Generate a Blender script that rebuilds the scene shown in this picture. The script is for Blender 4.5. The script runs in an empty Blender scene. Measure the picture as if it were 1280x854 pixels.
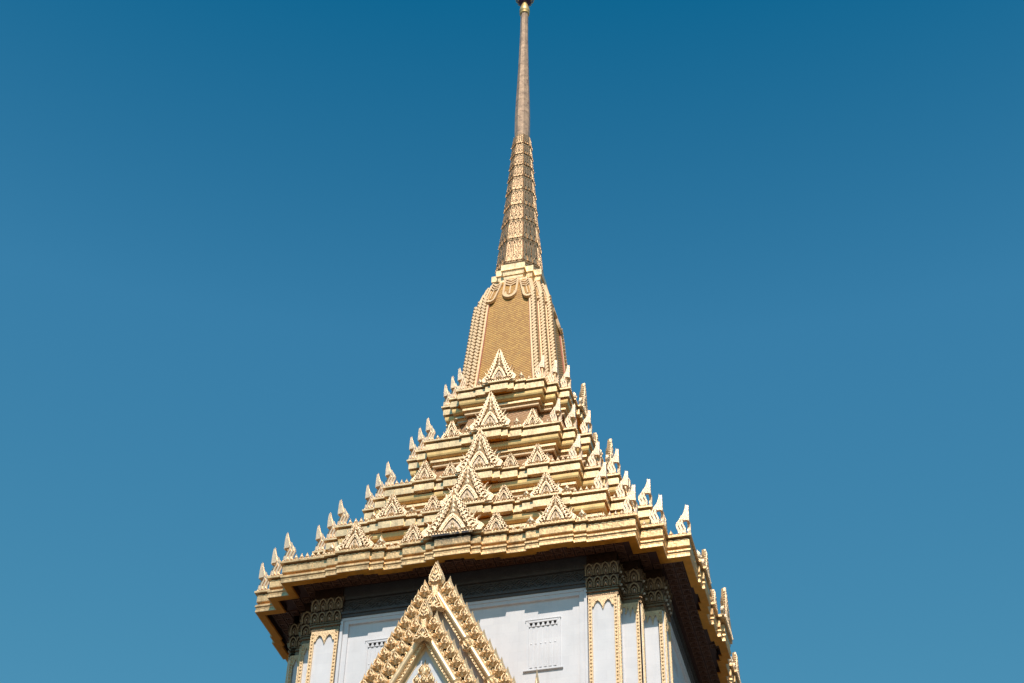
import bpy, math, random
from mathutils import Vector, Matrix
random.seed(7)
S = 0.65            # modelling unit -> metres
G = 2.46            # ground lies this many units under the eye level used as z=0
sc = bpy.context.scene
col = sc.collection
PI = math.pi

def P(x, y, z): return Vector((x*S, y*S, (z+G)*S))

# ------------------------------------------------------------------ materials
def nd(nt, t, **k):
    n = nt.nodes.new(t)
    for a, b in k.items():
        if a in n.inputs: n.inputs[a].default_value = b
        else: setattr(n, a, b)
    return n

def mat(name, colr, rough=.5, metal=0., var=.15, vscale=2.5, bump=.0, bscale=20., fine=.0, fscale=40., fcol=None, spec=.5, streak=0., stain=None):
    """plain base colour with broad variation, fine speckle, optional vertical streaks and a bump"""
    m = bpy.data.materials.new(name); m.use_nodes = True
    nt = m.node_tree; bs = nt.nodes['Principled BSDF']; L = nt.links.new
    tc = nd(nt, 'ShaderNodeTexCoord')
    geo = nd(nt, 'ShaderNodeNewGeometry')
    pos = geo.outputs['Position']
    n1 = nd(nt, 'ShaderNodeTexNoise', Scale=vscale, Detail=6., Roughness=.65); L(pos, n1.inputs['Vector'])
    r1 = nd(nt, 'ShaderNodeMapRange'); r1.inputs['From Min'].default_value = .3; r1.inputs['From Max'].default_value = .7
    r1.inputs['To Min'].default_value = 1-var; r1.inputs['To Max'].default_value = 1+var*.6
    L(n1.outputs['Fac'], r1.inputs['Value'])
    mul = nd(nt, 'ShaderNodeVectorMath', operation='SCALE'); mul.inputs[0].default_value = colr[:3]
    L(r1.outputs['Result'], mul.inputs['Scale'])
    out = mul.outputs['Vector']
    if fine > 0:
        n2 = nd(nt, 'ShaderNodeTexNoise', Scale=fscale, Detail=3., Roughness=.7); L(pos, n2.inputs['Vector'])
        r2 = nd(nt, 'ShaderNodeMapRange'); r2.inputs['From Min'].default_value = .56; r2.inputs['From Max'].default_value = .70
        L(n2.outputs['Fac'], r2.inputs['Value'])
        fm = nd(nt, 'ShaderNodeMath', operation='MULTIPLY'); fm.inputs[1].default_value = fine; L(r2.outputs['Result'], fm.inputs[0])
        mx = nd(nt, 'ShaderNodeMix', data_type='RGBA'); L(fm.outputs[0], mx.inputs['Factor'])
        L(out, mx.inputs['A']); mx.inputs['B'].default_value = (*(fcol or (colr[0]*.3, colr[1]*.28, colr[2]*.25)), 1)
        out = mx.outputs['Result']
    if streak > 0:
        mp = nd(nt, 'ShaderNodeMapping'); mp.inputs['Scale'].default_value = (5, 5, .35); L(pos, mp.inputs['Vector'])
        n3 = nd(nt, 'ShaderNodeTexNoise', Scale=1., Detail=5., Roughness=.6); L(mp.outputs[0], n3.inputs['Vector'])
        r3 = nd(nt, 'ShaderNodeMapRange'); r3.inputs['From Min'].default_value = .52; r3.inputs['From Max'].default_value = .75
        r3.inputs['To Max'].default_value = streak
        L(n3.outputs['Fac'], r3.inputs['Value'])
        mx = nd(nt, 'ShaderNodeMix', data_type='RGBA'); L(r3.outputs['Result'], mx.inputs['Factor'])
        L(out, mx.inputs['A']); mx.inputs['B'].default_value = (colr[0]*.45, colr[1]*.40, colr[2]*.36, 1)
        out = mx.outputs['Result']
    if stain:       # a rain-stain with a place of its own (x range, z range in metres, on the front)
        x0, x1, z0, z1 = stain
        sp = nd(nt, 'ShaderNodeSeparateXYZ'); L(pos, sp.inputs[0])
        def ramp(o, a, b):
            r = nd(nt, 'ShaderNodeMapRange'); r.inputs['From Min'].default_value = a; r.inputs['From Max'].default_value = b; L(o, r.inputs['Value']); return r.outputs['Result']
        def mulm(a, b):
            q = nd(nt, 'ShaderNodeMath', operation='MULTIPLY'); L(a, q.inputs[0]); L(b, q.inputs[1]); return q.outputs[0]
        f = mulm(mulm(ramp(sp.outputs['X'], x0-.1, x0+.1), ramp(sp.outputs['X'], x1+.1, x1-.1)), ramp(sp.outputs['Z'], z0, z1))
        f = mulm(f, ramp(sp.outputs['Y'], -6.45, -6.6))
        mp = nd(nt, 'ShaderNodeMapping'); mp.inputs['Scale'].default_value = (9, 9, 3); L(pos, mp.inputs['Vector'])
        n4 = nd(nt, 'ShaderNodeTexNoise', Scale=1., Detail=4., Roughness=.7); L(mp.outputs[0], n4.inputs['Vector'])
        f = mulm(f, ramp(n4.outputs['Fac'], .34, .5))
        mx = nd(nt, 'ShaderNodeMix', data_type='RGBA'); L(f, mx.inputs['Factor'])
        L(out, mx.inputs['A']); mx.inputs['B'].default_value = (.018, .024, .035, 1)
        out = mx.outputs['Result']
    L(out, bs.inputs['Base Color'])
    # roughness variation
    rr = nd(nt, 'ShaderNodeMapRange'); rr.inputs['To Min'].default_value = max(.05, rough-.1); rr.inputs['To Max'].default_value = min(1, rough+.12)
    L(n1.outputs['Fac'], rr.inputs['Value']); L(rr.outputs['Result'], bs.inputs['Roughness'])
    bs.inputs['Metallic'].default_value = metal
    bs.inputs['Specular IOR Level'].default_value = spec
    if bump > 0:
        nb = nd(nt, 'ShaderNodeTexNoise', Scale=bscale, Detail=4., Roughness=.6); L(pos, nb.inputs['Vector'])
        bp = nd(nt, 'ShaderNodeBump', Strength=min(1., bump), Distance=.03); L(nb.outputs['Fac'], bp.inputs['Height'])
        L(bp.outputs['Normal'], bs.inputs['Normal'])
    return m

def tile_mat(name, c1, c2, c3, scale=5.2):
    """small overlapping glazed tiles laid on a lozenge grid, odd tiles darkened by weather"""
    m = bpy.data.materials.new(name); m.use_nodes = True
    nt = m.node_tree; bs = nt.nodes['Principled BSDF']; L = nt.links.new
    geo = nd(nt, 'ShaderNodeNewGeometry')
    sp = nd(nt, 'ShaderNodeSeparateXYZ'); L(geo.outputs['Position'], sp.inputs[0])
    def M(op, a, b=None):
        q = nd(nt, 'ShaderNodeMath', operation=op)
        for i, v in enumerate((a, b)):
            if v is None: continue
            if isinstance(v, (int, float)): q.inputs[i].default_value = v
            else: L(v, q.inputs[i])
        return q.outputs[0]
    h = M('ADD', sp.outputs['X'], sp.outputs['Y'])
    u = M('MULTIPLY', h, scale); v = M('MULTIPLY', sp.outputs['Z'], scale*1.15)
    a = M('ADD', u, v); b = M('SUBTRACT', v, u)
    fa = M('FRACT', a); fb = M('FRACT', b)
    # distance to the lower edges of a lozenge tile
    e = M('MINIMUM', fa, fb)
    line = nd(nt, 'ShaderNodeMapRange'); line.inputs['From Min'].default_value = .04; line.inputs['From Max'].default_value = .26; L(e, line.inputs['Value'])
    ca = M('FLOOR', a); cb = M('FLOOR', b)
    cv = nd(nt, 'ShaderNodeCombineXYZ'); L(ca, cv.inputs[0]); L(cb, cv.inputs[1])
    wn = nd(nt, 'ShaderNodeTexWhiteNoise'); L(cv.outputs[0], wn.inputs['Vector'])
    nz = nd(nt, 'ShaderNodeTexNoise', Scale=1.3, Detail=6., Roughness=.7); L(geo.outputs['Position'], nz.inputs['Vector'])
    mx = nd(nt, 'ShaderNodeMix', data_type='RGBA'); L(wn.outputs['Value'], mx.inputs['Factor'])
    mx.inputs['A'].default_value = (*c1, 1); mx.inputs['B'].default_value = (*c2, 1)
    # weathered tiles, gathered in diagonal drifts
    w = M('MULTIPLY', M('GREATER_THAN', wn.outputs['Value'], .80), .55)
    w2 = nd(nt, 'ShaderNodeMapRange'); w2.inputs['From Min'].default_value = .42; w2.inputs['From Max'].default_value = .7; L(nz.outputs['Fac'], w2.inputs['Value'])
    mx2 = nd(nt, 'ShaderNodeMix', data_type='RGBA'); L(M('MULTIPLY', w, w2.outputs['Result']), mx2.inputs['Factor'])
    L(mx.outputs['Result'], mx2.inputs['A']); mx2.inputs['B'].default_value = (*c3, 1)
    mx3 = nd(nt, 'ShaderNodeMix', data_type='RGBA'); L(line.outputs['Result'], mx3.inputs['Factor'])
    mx3.inputs['A'].default_value = (c3[0]*1.3, c3[1]*1.1, c3[2], 1); L(mx2.outputs['Result'], mx3.inputs['B'])
    L(mx3.outputs['Result'], bs.inputs['Base Color'])
    bs.inputs['Roughness'].default_value = .5
    ht = M('SUBTRACT', 1., M('MULTIPLY', M('ADD', fa, fb), .5))
    ht2 = M('MULTIPLY', ht, line.outputs['Result'])
    bp = nd(nt, 'ShaderNodeBump', Strength=.6, Distance=.02); L(ht2, bp.inputs['Height']); L(bp.outputs['Normal'], bs.inputs['Normal'])
    return m

def marble_mat(name, c, joint=1.9):
    m = mat(name, c, rough=.35, var=.07, vscale=.9, fine=.14, fscale=6., fcol=(c[0]*.75, c[1]*.78, c[2]*.8), bump=.05, bscale=8., streak=.14)
    nt = m.node_tree; L = nt.links.new; bs = nt.nodes['Principled BSDF']
    src = bs.inputs['Base Color'].links[0].from_socket
    geo = nd(nt, 'ShaderNodeNewGeometry')
    sp = nd(nt, 'ShaderNodeSeparateXYZ'); L(geo.outputs['Position'], sp.inputs[0])
    ad = nd(nt, 'ShaderNodeMath', operation='ADD'); L(sp.outputs['X'], ad.inputs[0]); L(sp.outputs['Y'], ad.inputs[1])
    cv = nd(nt, 'ShaderNodeCombineXYZ'); L(ad.outputs[0], cv.inputs[0]); L(sp.outputs['Z'], cv.inputs[1])
    bt = nd(nt, 'ShaderNodeTexBrick', Scale=joint); L(cv.outputs[0], bt.inputs['Vector'])
    bt.inputs['Mortar Size'].default_value = .004; bt.inputs['Brick Width'].default_value = .9; bt.inputs['Row Height'].default_value = .6
    bt.inputs['Color1'].default_value = (1, 1, 1, 1); bt.inputs['Color2'].default_value = (.95, .952, .96, 1); bt.inputs['Mortar'].default_value = (.88, .885, .89, 1)
    mx = nd(nt, 'ShaderNodeMix', data_type='RGBA', blend_type='MULTIPLY'); mx.inputs['Factor'].default_value = 1
    L(src, mx.inputs['A']); L(bt.outputs['Color'], mx.inputs['B']); L(mx.outputs['Result'], bs.inputs['Base Color'])
    return m

M_ = {}
M_['fascia'] = mat('pale_gilded_stucco', (.88, .66, .38), rough=.40, metal=.65, var=.22, vscale=3, fine=.35, fscale=14, fcol=(.40, .24, .10), bump=.2, bscale=12, streak=.5)
M_['eave_gold'] = mat('aged_gold_paint', (.80, .55, .28), rough=.39, metal=.6, var=.28, vscale=3.5, fine=.55, fscale=10, fcol=(.28, .15, .06), bump=.3, bscale=14, streak=.6,
                      stain=(-.66, .62, (39.25+G)*S, (39.9+G)*S))
M_['cyma'] = mat('yellow_gold_paint', (.82, .56, .23), rough=.42, metal=.5, var=.2, vscale=3, fine=.3, fscale=12, bump=.15, bscale=10, streak=.45)
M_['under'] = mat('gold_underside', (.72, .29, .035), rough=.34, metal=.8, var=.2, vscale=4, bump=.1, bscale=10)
M_['ornament'] = mat('cream_mosaic_ornament', (.84, .64, .41), rough=.36, metal=.5, var=.16, vscale=6, fine=.6, fscale=32, fcol=(.38, .24, .12), bump=.5, bscale=45)
M_['backplate'] = mat('recess_shaded_gold_ground', (.34, .22, .10), rough=.5, metal=.4, var=.25, vscale=8, fine=.5, fscale=30, bump=.5, bscale=40)  # ground colour darkened to paint shade into the gaps between strands
M_['mirror'] = mat('silver_mirror_mosaic', (.80, .65, .48), rough=.34, metal=.35, var=.35, vscale=20, fine=.8, fscale=40, fcol=(.42, .34, .32), bump=.8, bscale=60)
M_['horn'] = mat('cream_horn_mosaic', (.84, .63, .42), rough=.33, metal=.5, var=.14, vscale=5, fine=.35, fscale=26, fcol=(.48, .32, .18), bump=.25, bscale=30)
M_['spire'] = mat('aged_gold_leaf', (.50, .35, .20), rough=.34, metal=.6, var=.28, vscale=5, fine=.55, fscale=14, fcol=(.22, .12, .06), bump=.5, bscale=24, streak=.35)
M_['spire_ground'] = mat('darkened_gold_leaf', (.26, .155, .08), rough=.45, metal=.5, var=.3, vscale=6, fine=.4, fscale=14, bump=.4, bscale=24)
M_['shaft'] = mat('rosy_bronze_mosaic', (.60, .40, .25), rough=.32, metal=.2, var=.35, vscale=3.5, fine=.7, fscale=6, fcol=(.16, .08, .06), bump=.15, bscale=14, streak=.5)
M_['tile'] = tile_mat('amber_glazed_tile', (.46, .225, .035), (.66, .37, .07), (.16, .08, .025), 7.2)
M_['roof_tile'] = tile_mat('brown_glazed_tile', (.38, .20, .08), (.50, .28, .12), (.13, .07, .03), 7.)
M_['rib'] = mat('cream_plaster_rib', (.74, .54, .32), rough=.46, metal=.3, var=.12, vscale=5, fine=.3, fscale=22, fcol=(.42, .27, .13), bump=.2, bscale=20)
M_['redtrim'] = mat('faded_red_mortar', (.50, .17, .12), rough=.7, var=.2, vscale=6)
M_['marble'] = marble_mat('white_marble', (.72, .73, .755))
M_['shaded_marble'] = mat('eave_shaded_grey_marble', (.075, .072, .07), rough=.45, var=.2, vscale=4, fine=.4, fscale=16, fcol=(.16, .16, .16), bump=.3, bscale=24)  # grey marble darkened well down, eave shadow painted into its colour
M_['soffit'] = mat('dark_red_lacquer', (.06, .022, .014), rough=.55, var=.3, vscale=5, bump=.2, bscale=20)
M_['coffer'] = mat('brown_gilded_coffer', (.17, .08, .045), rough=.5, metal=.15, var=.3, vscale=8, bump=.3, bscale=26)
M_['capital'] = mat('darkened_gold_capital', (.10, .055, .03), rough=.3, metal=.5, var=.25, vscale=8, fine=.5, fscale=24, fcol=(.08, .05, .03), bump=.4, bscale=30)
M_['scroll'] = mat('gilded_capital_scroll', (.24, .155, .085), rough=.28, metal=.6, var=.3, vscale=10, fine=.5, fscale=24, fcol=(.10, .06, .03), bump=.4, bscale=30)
M_['strip'] = mat('gold_carved_strip', (.80, .60, .36), rough=.45, metal=.3, var=.15, vscale=8, fine=.6, fscale=26, fcol=(.38, .24, .10), bump=.7, bscale=34)
M_['gable'] = mat('bright_gold_leaf', (.84, .62, .36), rough=.38, metal=.5, var=.2, vscale=6, fine=.55, fscale=22, fcol=(.32, .19, .08), bump=.55, bscale=34)
M_['roll'] = mat('polished_gold_leaf', (.88, .68, .42), rough=.44, metal=.45, var=.12, vscale=4, bump=.15, bscale=14, streak=.2)
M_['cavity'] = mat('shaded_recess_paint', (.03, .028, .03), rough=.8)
M_['tymp'] = mat('pale_tympanum_mosaic', (.60, .66, .72), rough=.4, var=.1, vscale=10, fine=.3, fscale=40, bump=.3, bscale=40)
M_['glass'] = mat('violet_glass_mosaic', (.10, .06, .16), rough=.15, metal=.6, var=.4, vscale=12, fine=.6, fscale=20, fcol=(.5, .45, .6))
M_['paving'] = mat('granite_paving', (.085, .075, .065), rough=.8, var=.15, vscale=.3, bump=.1, bscale=4)
M_['plaster'] = mat('white_plaster', (.62, .61, .59), rough=.6, var=.06, vscale=.8, streak=.2)

# ------------------------------------------------------------------ mesh builder
class MB:
    def __init__(s): s.v = []; s.f = []; s.m = []; s.mats = []
    def mi(s, k):
        if k not in s.mats: s.mats.append(k)
        return s.mats.index(k)
    def add(s, vs, fs, k, M=None):
        b = len(s.v)
        s.v += [(M @ Vector(p)) if M else Vector(p) for p in vs]
        i = s.mi(k)
        for f in fs: s.f.append([b+j for j in f]); s.m.append(i)
    def box(s, x0, x1, y0, y1, z0, z1, k, M=None):
        s.add([(x0,y0,z0),(x1,y0,z0),(x1,y1,z0),(x0,y1,z0),(x0,y0,z1),(x1,y0,z1),(x1,y1,z1),(x0,y1,z1)],
              [(0,3,2,1),(4,5,6,7),(0,1,5,4),(1,2,6,5),(2,3,7,6),(3,0,4,7)], k, M)
    def prism(s, poly, w0, w1, k, M=None, taper=1.0):
        """poly in (u,v); u->x, v->z, extruded from y=-w0 (back) to y=-w1 (front)"""
        n = len(poly)
        cx = sum(p[0] for p in poly)/n; cz = sum(p[1] for p in poly)/n
        fr = [(cx+(p[0]-cx)*taper, cz+(p[1]-cz)*taper) for p in poly]
        a = [(p[0], -w0, p[1]) for p in poly] + [(p[0], -w1, p[1]) for p in fr]
        ar = sum(poly[i][0]*poly[(i+1)%n][1]-poly[(i+1)%n][0]*poly[i][1] for i in range(n))
        fs = [list(range(n, 2*n))] + [[i, (i+1)%n, n+(i+1)%n, n+i] for i in range(n)] + [list(range(n-1, -1, -1))]
        if ar < 0: fs = [f[::-1] for f in fs]
        s.add(a, fs, k, M)
    def dome(s, poly, w0, w1, k, M=None, inner=.45, w2=None):
        """pillow: outline at w0, shrunk outline at w1, a ridge point at w2"""
        n = len(poly); w2 = w2 if w2 is not None else w1*1.15
        cx = sum(p[0] for p in poly)/n; cz = sum(p[1] for p in poly)/n
        a = [(p[0], -w0, p[1]) for p in poly] + [(cx+(p[0]-cx)*inner, -w1, cz+(p[1]-cz)*inner) for p in poly] + [(cx, -w2, cz)]
        ar = sum(poly[i][0]*poly[(i+1)%n][1]-poly[(i+1)%n][0]*poly[i][1] for i in range(n))
        fs = []
        for i in range(n):
            j = (i+1) % n
            fs += [[i, j, n+j, n+i], [n+i, n+j, 2*n]]
        fs.append(list(range(n-1, -1, -1)))
        if ar < 0: fs = [f[::-1] for f in fs]
        s.add(a, fs, k, M)
    def ribbon(s, pts, wd, w0, w1, k, M=None, closed=False):
        """raised band along a polyline in (u,v)"""
        n = len(pts); L, R = [], []
        for i in range(n):
            if closed: a, b = pts[i-1], pts[(i+1) % n]
            else: a, b = pts[max(0, i-1)], pts[min(n-1, i+1)]
            dx, dz = b[0]-a[0], b[1]-a[1]; l = math.hypot(dx, dz) or 1
            h = wd/2 if not callable(wd) else wd(i/(n-1))/2
            L.append((pts[i][0]-dz/l*h, pts[i][1]+dx/l*h)); R.append((pts[i][0]+dz/l*h, pts[i][1]-dx/l*h))
        vs = []
        for i in range(n):
            vs += [(L[i][0], -w0, L[i][1]), (L[i][0], -w1, L[i][1]), (R[i][0], -w1, R[i][1]), (R[i][0], -w0, R[i][1])]
        fs = []
        for i in range(n if closed else n-1):
            a, b = 4*i, 4*((i+1) % n)
            fs += [(a, b, b+1, a+1), (a+1, b+1, b+2, a+2), (a+2, b+2, b+3, a+3), (a+3, b+3, b, a)]
        if not closed: fs += [(0, 1, 2, 3), (4*n-1, 4*n-2, 4*n-3, 4*n-4)]
        s.add(vs, fs, k, M)
    def loft(s, rings, k, cap0=False, cap1=False, M=None):
        n = len(rings[0]); vs = [p for r in rings for p in r]; fs = []
        ks = k if isinstance(k, (list, tuple)) else [k]*(len(rings)-1)
        b = len(s.v); s.v += [(M @ Vector(p)) if M else Vector(p) for p in vs]
        for j in range(len(rings)-1):
            mi = s.mi(ks[j])
            for i in range(n):
                q = (i+1) % n
                s.f.append([b+j*n+i, b+j*n+q, b+(j+1)*n+q, b+(j+1)*n+i]); s.m.append(mi)
        if cap0: s.f.append([b+i for i in range(n-1, -1, -1)]); s.m.append(s.mi(ks[0]))
        if cap1: s.f.append([b+(len(rings)-1)*n+i for i in range(n)]); s.m.append(s.mi(ks[-1]))
    def build(s, name, parent=None, local=False, smooth=False):
        me = bpy.data.meshes.new(name)
        me.from_pydata([p*S if local else P(*p) for p in s.v], [], s.f)
        for k in s.mats: me.materials.append(M_[k])
        me.polygons.foreach_set('material_index', s.m)
        if smooth: me.polygons.foreach_set('use_smooth', [True]*len(s.m))
        me.update()
        import bmesh
        bm = bmesh.new(); bm.from_mesh(me); bmesh.ops.recalc_face_normals(bm, faces=bm.faces); bm.to_mesh(me); bm.free()
        o = bpy.data.objects.new(name, me); col.objects.link(o)
        if parent: o.parent = parent
        return o

def inst(me_o, x, y, z, side=0, parent=None, first=None, sx=1, tilt=0., roll=0.):
    """place (a copy of) a local-mesh object; side k turns it with the k-th face of the tower"""
    if me_o.get('_used'): o = me_o.copy(); col.objects.link(o)
    else: o = me_o; o['_used'] = 1
    R = Matrix.Rotation(side*PI/2, 4, 'Z')
    l = R @ Vector((x, y, 0))
    o.matrix_basis = Matrix.Translation(P(l.x, l.y, z)) @ R @ Matrix.Rotation(tilt, 4, 'X') @ Matrix.Rotation(roll, 4, 'Y') @ Matrix.Diagonal((sx, 1, 1, 1))
    if parent: o.parent = parent
    return o

# ------------------------------------------------------------------ plan outlines
def outline(W, m, c, steps=()):
    """redented square; steps = [(half x, projection)] from outer to inner on every face"""
    xs = []
    cur = 0.
    left = [(-c, -W)]
    for x, d in steps:
        left += [(-x, -(W+cur)), (-x, -(W+d))]; cur = d
    right = [(-a, b) for a, b in reversed(left)]
    fr = left + right + [(c, -m), (m, -m), (m, -c)]
    pts = []
    for k in range(4):
        a = k*PI/2; cs, sn = round(math.cos(a)), round(math.sin(a))
        pts += [(x*cs-y*sn, x*sn+y*cs) for x, y in fr]
    return pts

def offset(pts, o):
    n = len(pts); out = []
    for i in range(n):
        a, b, c = pts[i-1], pts[i], pts[(i+1) % n]
        d1 = (b[0]-a[0], b[1]-a[1]); d2 = (c[0]-b[0], c[1]-b[1])
        l1 = math.hypot(*d1) or 1; l2 = math.hypot(*d2) or 1
        n1 = (-d1[1]/l1, d1[0]/l1); n2 = (-d2[1]/l2, d2[0]/l2)
        k = 1+n1[0]*n2[0]+n1[1]*n2[1]
        k = max(k, .3)
        out.append((b[0]+o*(n1[0]+n2[0])/k, b[1]+o*(n1[1]+n2[1])/k))
    return out

def ring(pts, o, z): return [(x, y, z) for x, y in offset(pts, o)]

def sweep(mb, pts, prof, mats, cap0=False, cap1=False):
    mb.loft([ring(pts, o, z) for o, z in prof], mats, cap0, cap1)

TEMPLE = bpy.data.objects.new('temple_tower', None); col.objects.link(TEMPLE)
TEMPLE['label'] = 'white marble Thai temple tower with stepped gilded roof and tall golden spire against blue sky'
TEMPLE['category'] = 'temple'

# ------------------------------------------------------------------ ornament meshes
def flame_poly(w, h, lean=0.):
    return [(-w*.5, 0), (-w*.36, h*.10), (-w*.5, h*.26), (-w*.40, h*.42), (-w*.18, h*.62), (lean*.5-w*.08, h*.8), (lean, h),
            (lean*.5+w*.08, h*.8), (w*.18, h*.62), (w*.40, h*.42), (w*.5, h*.26), (w*.36, h*.10), (w*.5, 0)]

def antefix(w, h, rich=3):
    """gable-shaped roof ornament: flame-toothed plate, pointed arch frame, mosaic niche"""
    mb = MB(); hw = w*.5; bh = h*.07
    body = hw*(.78 if rich > 1 else .9)
    def edge(t): return body*((1-t)**1.22)+.012*w, bh+(h*.98-bh)*t
    # toothed silhouette
    n = {3: 9, 2: 7, 1: 5}[rich]
    right = []
    for i in range(n):
        t0 = i/n*.93; t1 = (i+.75)/n*.93
        x0, z0 = edge(t0); x1, z1 = edge(t1)
        k = .10*w*(1-.65*t0)
        right += [(x0, z0), (x0+k*.75, z0+(z1-z0)*.35), (x0+k*.80, z1+(z1-z0)*.25), (x1-.005*w, z1)]
    right.append((.035*w, h*.93))
    poly = [(0, h*1.0)] + [(-x, z) for x, z in reversed(right)]
    poly += [(-body, 0), (body, 0)] + right
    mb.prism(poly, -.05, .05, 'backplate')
    # inner flame strands
    nS = {3: 9, 2: 7, 1: 5}[rich]
    for s in (-1, 1):
        for i in range(nS):
            t = .02+i*.86/nS
            x, z = edge(t); x2, z2 = edge(min(.97, t+1.55/nS))
            k = .055*w*(1-.5*t)
            mb.ribbon([(s*x*.90, z), (s*(x+k*.9), z+(z2-z)*.30), (s*(x*.5+x2*.5+k*.5), z+(z2-z)*.6), (s*(x2+k*1.0), z2)], lambda q: w*.055*(1-q*.85), .03, .13, 'ornament')
            if i < nS*.8:
                mb.ribbon([(s*x*.52, z+h*.10), (s*(x*.56), z+(z2-z)*.35+h*.10), (s*(x2*.50), z2+h*.10), (s*x2*.34, z2+h*.14)], lambda q: w*.045*(1-q*.8), .03, .15, 'ornament') if rich == 3 and i > 1 else None
                mb.ribbon([(s*x*.74, z), (s*(x*.78), z+(z2-z)*.35), (s*(x2*.80), z+(z2-z)*.7), (s*x2*.62, z2*1.0)], lambda q: w*.05*(1-q*.8), .03, .17, 'ornament')
        x0, z0 = edge(.03); x1, z1 = edge(.9)
        mb.ribbon([(s*x0*.83, z0), (s*edge(.3)[0]*.78, edge(.3)[1]), (s*edge(.6)[0]*.7, edge(.6)[1]), (0, z1)], w*.03, .04, .10, 'ornament')
    # tip
    mb.dome(flame_poly(w*.11, h*.30), .05, .14, 'ornament', Matrix.Translation((0, 0, h*.70)))
    for q in range(3 if rich > 1 else 1):
        mb.dome(flame_poly(w*(.17-.03*q), h*.27), .05, .16-.01*q, 'ornament', Matrix.Translation((0, 0, h*((.40 if rich == 3 else .5)+.12*q))))
    # pointed arch, double band
    aw, ah = body*.50, h*{3: .29, 2: .40, 1: .44}[rich]
    def arch(k):
        pts = []
        for i in range(9):
            t = i/8; pts.append((aw*k*(1-t**1.2), bh+(ah*k+.02*h)*(1-(1-t)**1.25)))
        return [(-x, z) for x, z in pts] + [(x, z) for x, z in reversed(pts[:-1])]
    mb.ribbon(arch(1.12), w*.045, .04, .17, 'ornament')
    mb.ribbon(arch(.93), w*.025, .04, .15, 'ornament')
    mb.prism(arch(.84), .06, .085, 'cavity' if rich == 9 else 'mirror')
    # niche figure: leaves
    for (x, z, fw, fh) in ((0, bh, .26, .62), (-.34, bh, .2, .36), (.34, bh, .2, .36), (0, bh+ah*.34, .18, .5)):
        mb.dome(flame_poly(aw*fw*1.9, ah*fh), .085, .15, 'ornament', Matrix.Translation((x*aw, 0, z)))
    # base beading
    nb = max(4, int(w/.15))
    for i in range(nb):
        x = -hw*.86+(i+.5)*(2*hw*.86/nb)
        mb.dome(flame_poly(hw*1.6/nb*.9, bh*1.6), .08, .17, 'ornament', Matrix.Translation((x, 0, 0)))
    mb.box(-hw*.9, hw*.9, -.13, .05, -.003, bh*.45, 'ornament')
    # flanking naga flames
    if rich > 1:
        for s in (-1, 1):
            for (x, fh, fw) in ((.90, .34 if rich == 3 else .42, .13), (.76, .46 if rich == 3 else .5, .12)):
                pl = [(s*(a+(.05*w*math.sin(b/(h*fh)*6.2)) ), b) for a, b in flame_poly(w*fw, h*fh, .05*w)]
                mb.prism(pl if s > 0 else pl[::-1], -.03, .10 if x > .8 else .06, 'ornament', Matrix.Translation((s*hw*x, 0, 0)))
    return mb

def tiny_flame(w, h):
    mb = MB()
    mb.box(-w*.5, w*.5, -.12, .05, -.003, h*.12, 'ornament')
    for x in (-.3, 0, .3): mb.dome(flame_poly(w*.3, h*.24), .03, .14, 'ornament', Matrix.Translation((x*w, 0, 0)))
    mb.dome([(-w*.13, h*.1), (-w*.16, h*.3), (-w*.36, h*.36), (-w*.38, h*.48), (-w*.2, h*.62), (-w*.08, h*.8), (0, h), (w*.08, h*.8), (w*.2, h*.62), (w*.38, h*.48), (w*.36, h*.36), (w*.16, h*.3), (w*.13, h*.1)],
            -.03, .10, 'ornament', inner=.55, w2=.13)
    mb.dome(flame_poly(w*.25, h*.3), .08, .16, 'mirror', Matrix.Translation((0, 0, h*.34)))
    return mb

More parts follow.
